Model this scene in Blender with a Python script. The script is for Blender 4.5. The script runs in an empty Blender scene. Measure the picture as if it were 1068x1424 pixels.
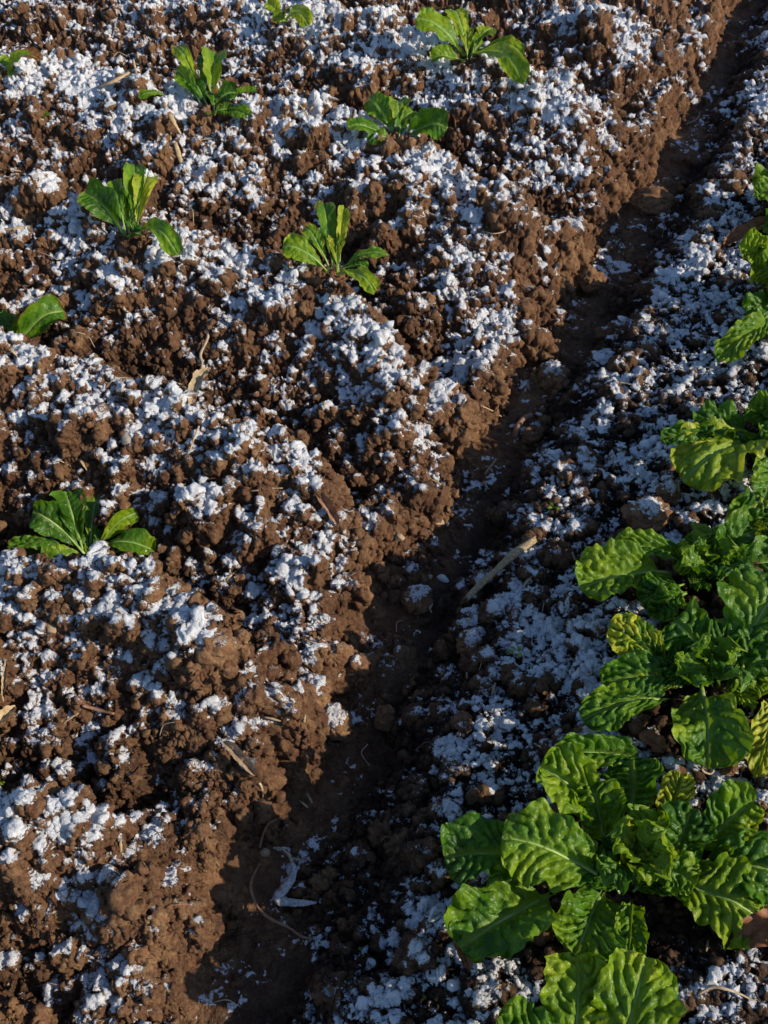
import bpy, math, random
import numpy as np
from mathutils import Vector, Matrix

# ------------------------------------------------------------------ camera, sky, sun, exposure
C = bpy.context.scene.collection
scene = bpy.context.scene
F_PX = 1500.0                      # focal length in pixels of a 1068 x 1424 frame
PITCH = math.radians(44.0)
CAM_H = 1.45
cam_d = bpy.data.cameras.new('camera')
cam = bpy.data.objects.new('camera', cam_d); C.objects.link(cam)
cam_d.sensor_fit = 'VERTICAL'
cam_d.angle_y = 2 * math.atan(712.0 / F_PX)
cam_d.clip_start = 0.05; cam_d.clip_end = 200
cam.location = (0, 0, CAM_H)
cam.rotation_euler = (math.pi / 2 - PITCH, 0, 0)
scene.camera = cam

SUN_EL, SUN_AZ = math.radians(26.5), math.radians(-20)      # azimuth measured from +X
S = Vector((math.cos(SUN_AZ) * math.cos(SUN_EL), math.sin(SUN_AZ) * math.cos(SUN_EL), math.sin(SUN_EL)))
world = bpy.data.worlds.new('World'); scene.world = world; world.use_nodes = True
wn = world.node_tree; bg = wn.nodes['Background']
sky = wn.nodes.new('ShaderNodeTexSky'); sky.sky_type = 'NISHITA'; sky.sun_disc = False
sky.sun_elevation = SUN_EL; sky.sun_rotation = math.atan2(S.x, S.y)
sky.dust_density = 0.3; sky.ozone_density = 3.0
wn.links.new(sky.outputs[0], bg.inputs[0]); bg.inputs[1].default_value = 0.135
sun_d = bpy.data.lights.new('sun', 'SUN'); sun_d.energy = 4.9; sun_d.angle = math.radians(0.55)
sun_d.color = (1.0, 0.88, 0.70)
sun = bpy.data.objects.new('sun', sun_d); C.objects.link(sun)
sun.rotation_euler = S.to_track_quat('Z', 'Y').to_euler()
sun.location = S * 20
scene.view_settings.view_transform = 'Standard'
scene.view_settings.look = 'None'
scene.view_settings.exposure = 0.20
scene.view_settings.gamma = 1.0

Q = 1.28                            # mesh density of the soil

# ------------------------------------------------------------------ small helpers
sp_, cp_ = math.sin(PITCH), math.cos(PITCH)
def ray(px, py):
    u, v = (px - 534.0) / F_PX, (py - 712.0) / F_PX
    return np.array([u, cp_ - v * sp_, -sp_ - v * cp_])
def at_z(px, py, z):
    d = ray(px, py); t = (z - CAM_H) / d[2]
    return np.array([0, 0, CAM_H]) + d * t
def depth_of(p):
    q = np.asarray(p) - np.array([0, 0, CAM_H])
    return q[1] * cp_ - q[2] * sp_

def smooth(a, b, x):
    t = np.clip((x - a) / (b - a), 0, 1); return t * t * (3 - 2 * t)

U32 = np.uint32
def _h(ix, iy, iz, seed):
    with np.errstate(over='ignore'):
        h = ix.astype(U32) * U32(374761393) + iy.astype(U32) * U32(668265263) + iz.astype(U32) * U32(2246822519) + U32((seed * 3266489917) & 0xffffffff)
        h = (h ^ (h >> U32(15))) * U32(2246822519)
        h = (h ^ (h >> U32(13))) * U32(3266489917)
        return h ^ (h >> U32(16))
def _f(h): return (h >> U32(8)).astype(np.float32) * np.float32(1.0 / 16777216.0)

def chunked(fn):
    def run(P, *a, **k):
        P = np.asarray(P, np.float32); shp = P.shape[:-1]; P = P.reshape(-1, P.shape[-1])
        out = [fn(P[i:i + 60000], *a, **k) for i in range(0, len(P), 60000)]
        if isinstance(out[0], tuple):
            return tuple(np.concatenate([o[j] for o in out]).reshape(shp) for j in range(len(out[0])))
        return np.concatenate(out).reshape(shp)
    return run

@chunked
def vnoise(P, seed=0):
    if P.shape[1] == 2: P = np.concatenate([P, np.zeros((len(P), 1), np.float32)], 1)
    i = np.floor(P).astype(np.int32); f = P - i; f = f * f * (3 - 2 * f)
    r = 0
    for dx in (0, 1):
        wx = f[:, 0] if dx else 1 - f[:, 0]
        for dy in (0, 1):
            wy = f[:, 1] if dy else 1 - f[:, 1]
            for dz in (0, 1):
                wz = f[:, 2] if dz else 1 - f[:, 2]
                r = r + wx * wy * wz * _f(_h(i[:, 0] + dx, i[:, 1] + dy, i[:, 2] + dz, seed))
    return r * 2 - 1
def fbm(P, seed=0, oct=3, gain=0.5):
    P = np.asarray(P, np.float32); r = 0; a = 1.0; t = 0
    for k in range(oct):
        r = r + a * vnoise(P * (2.03 ** k) + 7.3 * k, seed + k); t += a; a *= gain
    return r / t

@chunked
def clods2(P, cell, rmin, rmax, keep, seed, sq=1.0):
    """height of a layer of rounded lumps (jittered grid of half balls) and a random number per lump"""
    Q_ = P / cell; i = np.floor(Q_).astype(np.int32)
    best = np.zeros(len(P), np.float32); rid = np.zeros(len(P), np.float32)
    z0 = np.zeros_like(i[:, 0])
    for dx in (-1, 0, 1):
        for dy in (-1, 0, 1):
            cx, cy = i[:, 0] + dx, i[:, 1] + dy
            h1 = _h(cx, cy, z0, seed); h2 = _h(cx, cy, z0 + 1, seed)
            jx = (h1 & U32(1023)).astype(np.float32) / 1023; jy = ((h1 >> U32(10)) & U32(1023)).astype(np.float32) / 1023
            rr = ((h1 >> U32(20)) & U32(1023)).astype(np.float32) / 1023
            k = (h2 & U32(1023)).astype(np.float32) / 1023
            ell = 0.75 + 0.5 * ((h2 >> U32(10)) & U32(1023)).astype(np.float32) / 1023
            R = rmin + (rmax - rmin) * rr * rr
            R = R * (k < keep)
            ddx = (Q_[:, 0] - cx - jx) * ell; ddy = (Q_[:, 1] - cy - jy) / ell
            hh = np.sqrt(np.maximum(R * R - ddx * ddx - ddy * ddy, 0)) * sq
            m = hh > best
            best = np.where(m, hh, best); rid = np.where(m, _f(h2), rid)
    return best * cell, rid

@chunked
def worley3(P, seed=0, jit=0.9):
    i = np.floor(P).astype(np.int32); f = P - i
    best = np.full(len(P), 9.0, np.float32); sec = best.copy()
    for dx in (-1, 0, 1):
        for dy in (-1, 0, 1):
            for dz in (-1, 0, 1):
                h = _h(i[:, 0] + dx, i[:, 1] + dy, i[:, 2] + dz, seed)
                jx = (h & U32(1023)).astype(np.float32) * (jit / 1023) + (dx + .5 - jit / 2)
                jy = ((h >> U32(10)) & U32(1023)).astype(np.float32) * (jit / 1023) + (dy + .5 - jit / 2)
                jz = ((h >> U32(20)) & U32(1023)).astype(np.float32) * (jit / 1023) + (dz + .5 - jit / 2)
                d = (f[:, 0] - jx) ** 2 + (f[:, 1] - jy) ** 2 + (f[:, 2] - jz) ** 2
                sec = np.minimum(sec, np.maximum(best, d)); best = np.minimum(best, d)
    return np.sqrt(best), np.sqrt(sec)

def grid_normals(P):
    a = np.gradient(P, axis=0); b = np.gradient(P, axis=1)
    n = np.cross(b, a); n /= np.linalg.norm(n, axis=-1, keepdims=True) + 1e-12
    return n if n[..., 2].mean() > 0 else -n

def box_blur(A, kr, kc, times=2):
    for _ in range(times):
        for ax, k in ((0, kr), (1, kc)):
            if k < 1: continue
            pad = [(0, 0)] * A.ndim; pad[ax] = (k + 1, k)
            c = np.cumsum(np.pad(A, pad, mode='edge').astype(np.float64), axis=ax)
            n = A.shape[ax]
            hi = np.take(c, np.arange(2 * k + 1, 2 * k + 1 + n), axis=ax); lo = np.take(c, np.arange(0, n), axis=ax)
            A = ((hi - lo) / (2 * k + 1)).astype(np.float32)
    return A

def mesh_from(name, V, Fq, material, parent=None, attrs=None, smooth_=True):
    """Fq: (n,4) or (n,3) int array"""
    V = np.ascontiguousarray(V, np.float32).reshape(-1, 3); Fq = np.ascontiguousarray(Fq, np.int32)
    me = bpy.data.meshes.new(name); k = Fq.shape[1]
    me.vertices.add(len(V)); me.vertices.foreach_set('co', V.ravel())
    me.loops.add(Fq.size); me.loops.foreach_set('vertex_index', Fq.ravel())
    me.polygons.add(len(Fq)); me.polygons.foreach_set('loop_start', np.arange(0, Fq.size, k, dtype=np.int32))
    me.polygons.foreach_set('use_smooth', np.full(len(Fq), smooth_, bool))
    for an, av in (attrs or {}).items():
        at = me.attributes.new(an, 'FLOAT', 'POINT'); at.data.foreach_set('value', np.ascontiguousarray(av, np.float32).ravel())
    me.update(calc_edges=True); me.validate(clean_customdata=False)
    me.materials.append(material)
    o = bpy.data.objects.new(name, me); C.objects.link(o)
    if parent is not None: o.parent = parent
    return o

def grid_faces(nr, nc):
    i = np.arange(nr * nc, dtype=np.int32).reshape(nr, nc)
    return np.stack([i[:-1, :-1], i[:-1, 1:], i[1:, 1:], i[1:, :-1]], -1).reshape(-1, 4)

def tag(o, label=None, cat=None, group=None, kind=None):
    if label: o['label'] = label
    if cat: o['category'] = cat
    if group: o['group'] = group
    if kind: o['kind'] = kind
    return o
def thing(name, loc, label, cat, group=None):
    o = bpy.data.objects.new(name, None); C.objects.link(o); o.location = loc; o.empty_display_size = 0.05
    return tag(o, label, cat, group)

# ------------------------------------------------------------------ materials
class NT:
    def __init__(s, name):
        s.m = bpy.data.materials.new(name); s.m.use_nodes = True; s.t = s.m.node_tree
        s.b = s.t.nodes['Principled BSDF']; s.out = s.t.nodes['Material Output']
    def n(s, ty, **k):
        x = s.t.nodes.new(ty)
        for a, b in k.items(): setattr(x, a, b)
        return x
    def l(s, a, b): s.t.links.new(a, b)
    def coord(s):
        return s.n('ShaderNodeTexCoord').outputs['Object']
    def noise(s, scale, detail=4, rough=0.6, vec=None):
        x = s.n('ShaderNodeTexNoise'); x.inputs['Scale'].default_value = scale; x.inputs['Detail'].default_value = detail
        x.inputs['Roughness'].default_value = rough
        s.l(vec if vec is not None else s.coord(), x.inputs['Vector']); return x.outputs['Fac']
    def attr(s, name): return s.n('ShaderNodeAttribute', attribute_name=name).outputs['Fac']
    def ramp(s, fac, stops):
        r = s.n('ShaderNodeValToRGB'); e = r.color_ramp.elements
        while len(e) < len(stops): e.new(0.5)
        for k, (p, c) in enumerate(stops):
            e[k].position = p; e[k].color = (*c, 1) if len(c) == 3 else c
        s.l(fac, r.inputs[0]); return r.outputs[0]
    def mix(s, fac, a, b, mode='MIX'):
        x = s.n('ShaderNodeMix', data_type='RGBA', blend_type=mode)
        for v, i in ((fac, 0), (a, 6), (b, 7)):
            if hasattr(v, 'is_output'): s.l(v, x.inputs[i])
            elif i == 0: x.inputs[0].default_value = v
            else: x.inputs[i].default_value = (*v, 1)
        return x.outputs[2]
    def math(s, op, a, b=0.5, clamp=False):
        x = s.n('ShaderNodeMath', operation=op, use_clamp=clamp)
        for v, i in ((a, 0), (b, 1)):
            if hasattr(v, 'is_output'): s.l(v, x.inputs[i])
            else: x.inputs[i].default_value = v
        return x.outputs[0]
    def bump(s, h, strength, dist, prev=None):
        x = s.n('ShaderNodeBump'); x.inputs['Strength'].default_value = strength; x.inputs['Distance'].default_value = dist
        s.l(h, x.inputs['Height'])
        if prev is not None: s.l(prev, x.inputs['Normal'])
        return x.outputs[0]

SOIL_STOPS = [(0.30, (0.092, 0.043, 0.025)), (0.52, (0.178, 0.086, 0.046)), (0.72, (0.250, 0.137, 0.074))]
def soil_colour(t):
    n1 = t.noise(11, 6); n2 = t.noise(75, 5); n3 = t.noise(420, 3)
    col = t.ramp(n1, SOIL_STOPS)
    col = t.mix(t.ramp(n2, [(0.42, (0, 0, 0)), (0.70, (1, 1, 1))]), col, (0.25, 0.155, 0.080))
    col = t.mix(1.0, col, t.ramp(t.noise(260, 4, 0.7), [(0.3, (0.55, 0.52, 0.52)), (0.65, (1.25, 1.25, 1.22))]), 'MULTIPLY')
    col = t.mix(t.ramp(n3, [(0.61, (0, 0, 0)), (0.72, (0.6, 0.6, 0.6))]), col, (0.30, 0.20, 0.105))   # dry straw coloured crumbs
    return col, n3
def soil_material():
    t = NT('soil')
    col, n3 = soil_colour(t)
    lum = t.ramp(t.attr('lump'), [(0.0, (0.66, 0.63, 0.66)), (0.5, (1, 1, 1)), (1.0, (1.35, 1.38, 1.32))])
    col = t.mix(1.0, col, lum, 'MULTIPLY')
    wet_shade = t.attr('wet_shade')
    col = t.mix(wet_shade, col, t.mix(1.0, col, (0.17, 0.18, 0.21), 'MULTIPLY'))  # shade painted into the soil colour, along with wet furrow mud
    # thin frost between the grains at the edge of the snow
    fz = t.math('ADD', t.attr('frost'), t.math('MULTIPLY', t.math('SUBTRACT', t.noise(330, 4, 0.75), 0.5), 1.5))
    ff = t.ramp(fz, [(0.50, (0, 0, 0)), (0.68, (0.9, 0.9, 0.9))])
    col = t.mix(ff, col, (0.74, 0.76, 0.80))
    t.l(col, t.b.inputs['Base Color'])
    r = t.math('SUBTRACT', 0.92, t.math('MULTIPLY', wet_shade, 0.20)); t.l(r, t.b.inputs['Roughness'])
    t.b.inputs['Specular IOR Level'].default_value = 0.2
    nb = t.bump(t.noise(240, 5, 0.72), 0.9, 0.0045); nb = t.bump(n3, 0.8, 0.002, nb); nb = t.bump(t.noise(1100, 3), 0.7, 0.0009, nb)
    t.l(nb, t.b.inputs['Normal'])
    return t.m

def snow_material():
    t = NT('snow')
    n = t.noise(800, 3, 0.7); n2 = t.noise(300, 4, 0.7)
    col = t.ramp(n2, [(0.34, (0.46, 0.48, 0.53)), (0.60, (0.76, 0.775, 0.81))])
    # grains of soil lying in the thin snow
    g = t.math('SUBTRACT', t.math('MULTIPLY', t.math('SUBTRACT', t.noise(330, 5, 0.8), 0.5), 3.1), t.math('MULTIPLY', t.attr('depth'), 0.62))
    sc, _ = soil_colour(t)
    sc = t.mix(t.attr('wet_shade'), sc, t.mix(1.0, sc, (0.3, 0.3, 0.32), 'MULTIPLY'))  # soil grains take the same painted shade
    col = t.mix(t.ramp(g, [(0.0, (0, 0, 0)), (0.16, (0.9, 0.9, 0.9))]), col, sc)
    t.l(col, t.b.inputs['Base Color']); t.b.inputs['Roughness'].default_value = 0.65
    t.b.inputs['Specular IOR Level'].default_value = 0.25
    nb = t.bump(n2, 1.0, 0.0045); nb = t.bump(n, 0.8, 0.0014, nb)
    t.l(nb, t.b.inputs['Normal'])
    return t.m

def leaf_material():
    t = NT('lettuce_leaf')
    tone = t.attr('tone'); vein = t.attr('vein'); dead = t.attr('dead')
    n1 = t.noise(45, 4); n2 = t.noise(330, 3)
    n0 = t.noise(13, 3)
    tone = t.math('ADD', tone, t.math('MULTIPLY', t.math('SUBTRACT', n0, 0.5), 1.15))
    col = t.ramp(tone, [(0.0, (0.014, 0.062, 0.009)), (0.35, (0.064, 0.175, 0.008)), (0.65, (0.190, 0.300, 0.010)), (1.0, (0.350, 0.390, 0.030))])
    col = t.mix(1.0, col, t.ramp(n1, [(0.3, (0.60, 0.68, 0.75)), (0.7, (1.40, 1.25, 0.95))]), 'MULTIPLY')
    col = t.mix(t.math('MULTIPLY', vein, 0.75), col, (0.26, 0.40, 0.085))
    dn = t.math('ADD', dead, t.math('MULTIPLY', t.math('SUBTRACT', n1, 0.5), 0.7))
    dcol = t.ramp(n2, [(0.3, (0.10, 0.040, 0.016)), (0.7, (0.25, 0.125, 0.045))])
    col = t.mix(t.ramp(dn, [(0.28, (0, 0, 0)), (0.42, (0.6, 0.6, 0.6)), (0.62, (1, 1, 1))]), col, dcol)
    spots = t.ramp(t.noise(110, 3, 0.5), [(0.70, (0, 0, 0)), (0.76, (0.8, 0.8, 0.8))])
    col = t.mix(spots, col, (0.20, 0.13, 0.035))
    dust = t.math('MULTIPLY', t.ramp(t.noise(520, 4, 0.75), [(0.60, (0, 0, 0)), (0.68, (1, 1, 1))]), t.ramp(t.noise(22, 3), [(0.58, (0, 0, 0)), (0.70, (0.75, 0.75, 0.75))]))
    col = t.mix(dust, col, (0.60, 0.63, 0.66))                 # a few grains of blown snow
    t.l(col, t.b.inputs['Base Color']); t.b.inputs['Roughness'].default_value = 0.37
    t.b.inputs['Specular IOR Level'].default_value = 0.30
    vo = t.n('ShaderNodeTexVoronoi', feature='DISTANCE_TO_EDGE'); vo.inputs['Scale'].default_value = 115; vo.inputs['Randomness'].default_value = 1
    wv = t.n('ShaderNodeVectorMath', operation='ADD'); ns = t.n('ShaderNodeTexNoise'); ns.inputs['Scale'].default_value = 90; t.l(t.coord(), ns.inputs['Vector'])
    sc = t.n('ShaderNodeVectorMath', operation='SCALE'); sc.inputs['Scale'].default_value = 0.012; t.l(ns.outputs['Color'], sc.inputs[0]); t.l(t.coord(), wv.inputs[0]); t.l(sc.outputs[0], wv.inputs[1]); t.l(wv.outputs[0], vo.inputs['Vector'])
    cell = t.math('MINIMUM', vo.outputs['Distance'], 0.30)
    t.l(t.bump(n2, 0.3, 0.0012, t.bump(cell, 0.35, 0.006)), t.b.inputs['Normal'])
    tr = t.n('ShaderNodeBsdfTranslucent')
    t.l(t.mix(1.0, col, (1.25, 1.15, 0.35), 'MULTIPLY'), tr.inputs['Color'])
    ms = t.n('ShaderNodeMixShader'); ms.inputs[0].default_value = 0.36
    t.l(t.b.outputs[0], ms.inputs[1]); t.l(tr.outputs[0], ms.inputs[2]); t.l(ms.outputs[0], t.out.inputs[0])
    return t.m

def simple(name, c1, c2, scale=60, rough=0.8, bump=0.4, bs=300, spec=0.3, stretch=None):
    t = NT(name)
    v = t.coord()
    if stretch:
        mp = t.n('ShaderNodeMapping'); mp.inputs['Scale'].default_value = stretch; t.l(v, mp.inputs[0]); v = mp.outputs[0]
    col = t.ramp(t.noise(scale, 5, 0.65, v), [(0.3, c1), (0.7, c2)])
    t.l(col, t.b.inputs['Base Color']); t.b.inputs['Roughness'].default_value = rough
    t.b.inputs['Specular IOR Level'].default_value = spec
    if bump: t.l(t.bump(t.noise(bs, 4, 0.65, v), bump, 0.0015), t.b.inputs['Normal'])
    return t.m

M_SOIL = soil_material(); M_SNOW = snow_material(); M_LEAF = leaf_material()
M_RIB = simple('midrib', (0.15, 0.29, 0.045), (0.34, 0.44, 0.16), 40, 0.42, 0.3, 200, 0.4)
M_STRAW = simple('straw', (0.30, 0.20, 0.10), (0.52, 0.40, 0.24), 90, 0.7, 0.5, 260)
M_STALK = simple('stalk', (0.13, 0.085, 0.045), (0.52, 0.40, 0.24), 230, 0.8, 0.9, 320)
M_ROOT = simple('root', (0.15, 0.075, 0.045), (0.33, 0.19, 0.12), 70, 0.75, 0.5, 300)
M_PALEROOT = simple('pale_root', (0.30, 0.22, 0.14), (0.50, 0.40, 0.28), 70, 0.75, 0.5, 300)
M_DRY = simple('dry_leaf', (0.17, 0.10, 0.06), (0.40, 0.30, 0.20), 60, 0.7, 0.6, 160)
M_WILT = simple('wilted_leaf', (0.11, 0.035, 0.016), (0.27, 0.12, 0.05), 50, 0.6, 0.5, 160)
M_FROST = simple('frosted_leaf', (0.16, 0.15, 0.14), (0.62, 0.62, 0.63), 260, 0.8, 0.7, 400)
M_STONE_TAN = simple('tan_stone', (0.26, 0.17, 0.10), (0.40, 0.29, 0.19), 45, 0.75, 0.25, 300)
M_STONE_GREY = simple('grey_stone', (0.17, 0.15, 0.13), (0.34, 0.31, 0.27), 50, 0.7, 0.3, 300)
M_STONE_WHITE = simple('white_stone', (0.42, 0.42, 0.42), (0.62, 0.62, 0.62), 50, 0.6, 0.25, 300)

# ------------------------------------------------------------------ the lie of the land (metres)
_fp = [(330, 1700, -.15), (390, 1400, -.15), (425, 1200, -.15), (535, 985, -.15), (592, 835, -.15), (700, 650, -.15), (800, 490, -.15), (880, 370, -.15), (970, 185, -.15), (1030, 50, -.15), (1150, -190, -.15)]
_fg = np.array([at_z(*p) for p in _fp])
def furrow_x(y): 
    yy = np.concatenate([[-1.0], _fg[:, 1], [14.0]])
    s0 = (_fg[1, 0] - _fg[0, 0]) / (_fg[1, 1] - _fg[0, 1]); s1 = (_fg[-1, 0] - _fg[-2, 0]) / (_fg[-1, 1] - _fg[-2, 1])
    xx = np.concatenate([[_fg[0, 0] + s0 * (-1.0 - _fg[0, 1])], _fg[:, 0], [_fg[-1, 0] + s1 * (14.0 - _fg[-1, 1])]])
    return np.interp(y, yy, xx)
# crest lines of the cross ridges on the left bed, picked in the photograph
_crests = [
    [(-300, 1090), (0, 1120), (150, 1130), (300, 1190)],
    [(-300, 770), (0, 822), (110, 836), (220, 846), (330, 900), (450, 970)],
    [(-300, 460), (0, 520), (150, 568), (280, 590), (400, 622), (500, 700)],
    [(-300, 240), (0, 318), (100, 322), (200, 350), (320, 385), (460, 405), (560, 480), (640, 560)],
    [(-300, 60), (0, 118), (190, 155), (300, 172), (460, 195), (560, 207), (700, 290)],
    [(-300, -120), (150, -20), (380, 28), (480, 60), (600, 85), (720, 130)],
    [(-300, -230), (250, -100), (560, -60), (800, 20)],
]
_cg = [np.array([at_z(px, py, 0.035) for px, py in c]) for c in _crests]
def crest_y(k, x):
    if k < 0: return crest_y(0, x) + 0.33 * k
    if k >= len(_cg): return crest_y(len(_cg) - 1, x) + 0.45 * (k - len(_cg) + 1)
    g = _cg[k]; o = np.argsort(g[:, 0]); g = g[o]
    y = np.interp(x, g[:, 0], g[:, 1])
    return y + np.where(x < g[0, 0], -(x - g[0, 0]) * .3, 0) + np.where(x > g[-1, 0], -(x - g[-1, 0]) * .55, 0)

RID = [0]
def macro(x, y):
    x = np.asarray(x, np.float32); y = np.asarray(y, np.float32)
    P2 = np.stack([x, y], -1)
    d = (x - furrow_x(y)) * 0.92 + 0.034 * vnoise(P2 * 5.5, 11) + 0.024 * vnoise(P2 * 14, 12) + 0.010 * vnoise(P2 * 34, 13)
    L = -d
    zl = -0.150 + 0.075 * smooth(0.070, 0.150, L) + 0.075 * smooth(0.10, 0.45, L) + 0.05 * smooth(0.4, 1.3, L)
    zr = -0.150 + 0.095 * smooth(0.020, 0.17, d) + 0.095 * smooth(0.14, 0.62, d) + 0.012 * np.exp(-((d - 0.19) / 0.05) ** 2)
    z = np.where(d < 0, zl, zr)
    # cross ridges
    wgt = smooth(0.12, 0.30, L)
    rid = np.zeros_like(z); 
    wx = x + 0.03 * vnoise(P2 * 4, 31); wy = y + 0.035 * vnoise(P2 * 3.2, 32)
    for k in range(-2, len(_cg) + 6):
        y0, y1 = crest_y(k, wx), crest_y(k + 1, wx)
        t = (wy - y0) / np.maximum(y1 - y0, 0.05)
        m = (t >= 0) & (t < 1)
        prof = np.where(t < 0.17, 1 - smooth(-0.02, 0.17, t), smooth(0.24, 0.97, t))
        rid = np.where(m, prof, rid)
    z = z + wgt * (rid - 0.5) * 0.195
    z = z + 0.05 * smooth(-0.75, -0.30, x) * smooth(0.55, 0.8, y) * (1 - smooth(1.2, 1.5, y)) * smooth(0.05, 0.2, L)
    RID[0] = (rid - 0.5) * wgt
    z = z + 0.012 * fbm(P2 * 3.1, 21, 2) + 0.010 * fbm(P2 * 9, 22, 2)
    return z, d

def ground_at(px, py, behind=False):
    """where the view ray through a pixel meets the land; behind=True: in the dip hidden behind the crest it meets first"""
    d = ray(px, py); t = np.linspace(0.9, 6.0, 2600); q = np.array([0, 0, CAM_H]) + d * t[:, None]
    zz, _d = macro(q[:, 0], q[:, 1]); out = q[:, 2] > zz
    hit = [k for k in range(1, len(t)) if out[k - 1] and not out[k]]
    if not hit: return at_z(px, py, 0.0)
    k = hit[0]
    if behind and len(hit) > 1 and q[hit[1], 1] - q[k, 1] < 0.24: k = hit[1]
    p = q[k].copy(); p[2] = zz[k]; return p

# ------------------------------------------------------------------ soil sheet and the snow lying on it
def axis(lo, hi, n_in, m_lo, m_hi, n_lo, n_hi):
    a = np.linspace(lo, hi, n_in); st = (hi - lo) / (n_in - 1)
    def tail(len_, n):                          # spacing that grows away from the frame
        k = np.linspace(0, 1, n + 1)[1:]; return st * n * k * (1 - k ** 3) + len_ * k ** 3 if len_ > st * n else len_ * k
    return np.concatenate([lo - tail(m_lo, n_lo)[::-1], a, hi + tail(m_hi, n_hi)])
ua = axis(-0.385, 0.385, int(980 * Q), 0.6, 0.6, int(70 * Q), int(70 * Q))
va = axis(-0.495, 0.50, int(1560 * Q), 0.30, 0.16, int(90 * Q), int(50 * Q))
uu, vv = np.meshgrid(ua, va)
tt = CAM_H / (sp_ + vv * cp_)
X = (uu * tt).astype(np.float32); Y = ((cp_ - vv * sp_) * tt).astype(np.float32)
NR, NC = X.shape
P2 = np.stack([X, Y], -1)
Zm, D = macro(X, Y); ridge = RID[0]
P = np.stack([X, Y, Zm], -1)
floor_m = (1 - smooth(0.025, 0.07, np.abs(D + 0.025 + 0.045 * vnoise(P2 * 11, 41)))) * (0.75 + 0.25 * smooth(-.3, .3, vnoise(P2 * 25, 40)))       # bare smeared mud in the furrow
rough_m = 1 - 0.92 * floor_m
right_m = smooth(0.02, 0.10, D)
def nz3(P, cell, a, sd): return a * np.stack([vnoise(P / cell, sd), vnoise(P / cell, sd + 1), vnoise(P / cell, sd + 2)], -1)
def angular(P, cell, sd, ball):
    """lumpy, broken relief: rounded cells mixed with faceted ones split by cracks, 0..1"""
    a, b = worley3(P / cell + nz3(P, cell * 0.55, 0.22, sd + 5) + nz3(P, cell * 1.7, 0.30, sd + 8), sd)
    return ball * np.sqrt(np.maximum(1 - (a / 1.02) ** 2, 0)) + (1 - ball) * np.minimum((b - a) * 2.2, 1)
warp = np.stack([vnoise(P2 * 22, 51), vnoise(P2 * 22, 52)], -1) * 0.014 + np.stack([vnoise(P2 * 75, 53), vnoise(P2 * 75, 54)], -1) * 0.006 + np.stack([vnoise(P2 * 190, 55), vnoise(P2 * 190, 56)], -1) * 0.0022
W2 = P2 + warp
N0 = grid_normals(P)
big, id1 = clods2(W2, 0.092, 0.22, 0.68, 0.62, 61)
mid, id2 = clods2(W2 + 3.1, 0.036, 0.25, 0.70, 0.72, 62)
amp1 = (0.92 * (1 - 0.6 * right_m)) * rough_m * (0.75 + 0.5 * vnoise(P2 * 4.5, 42))
P = P + N0 * (big * amp1)[..., None]
P = P + N0 * (mid * (0.74 + 0.19 * right_m) * rough_m)[..., None]
fal, _i = clods2(W2 + 5.3, 0.034, 0.18, 0.50, 0.36, 65)              # crumbs fallen on the furrow floor
P = P + N0 * (fal * 0.9 * (1 - rough_m))[..., None]
N1 = grid_normals(box_blur(P, 2, 2, 1))
sml, id3 = clods2(W2 + 9.7, 0.0155, 0.25, 0.75, 0.72, 63)
P = P + N1 * (sml * (0.40 + 0.70 * right_m) * (1 - 0.8 * floor_m))[..., None]
N1 = grid_normals(box_blur(P, 2, 2, 1))
P = P + N1 * ((angular(P, 0.048, 370, 0.05) - 0.6) * 0.018 * rough_m * (1 - 0.8 * right_m))[..., None]
N1 = grid_normals(box_blur(P, 2, 2, 1))
P = P + N1 * ((angular(P, 0.024, 70, 0.15) - 0.6) * 0.0070 * rough_m)[..., None]
N1 = grid_normals(box_blur(P, 2, 2, 1))
var = 0.55 + 0.75 * smooth(-.3, .5, vnoise(P2 * 12, 43))
P = P + N1 * (angular(P, 0.0092, 171, 0.35) * (0.0046 + 0.0022 * right_m) * var * (1 - 0.85 * floor_m))[..., None]
N1 = grid_normals(box_blur(P, 1, 1, 1))
P = P + N1 * (angular(P, 0.0046, 271, 0.4) * 0.0028 * (1 - 0.75 * floor_m) + 0.0050 * (0.3 + 0.7 * rough_m) * fbm(P / 0.007, 73, 3, 0.7) - 0.006 * smooth(0.15, 0.45, fbm(P / 0.013, 77, 2)) * rough_m)[..., None]
lump = np.clip(0.25 * id1 + 0.45 * id2 + 0.30 * id3 + 0.25 * fbm(P2 * 6, 44, 2), 0, 1)
Pw = box_blur(P, max(1, int(20 * Q)), max(1, int(16 * Q)), 2)
proud = (P - Pw)[..., 2]
wet_shade = np.clip(0.95 * smooth(-0.06, 0.10, D) + 0.35 * floor_m * smooth(-0.10, 0.03, D) - 0.6 * smooth(0.002, 0.016, proud) + 0.45 * smooth(-0.05, -0.42, ridge), 0, 1)  # shade painted over right bed and ridge dips, raised lumps spared; furrow mud wet
SHELTER = [(122, 782, .07), (12, 510, .06), (182, 338, .07), (466, 388, .07), (552, 200, .07), (652, 90, .07), (296, 162, .07), (880, 1225, .19), (828, 1440, .14), (985, 960, .15), (990, 815, .13), (1092, 640, .13), (1105, 430, .13), (1108, 300, .13)]
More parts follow.
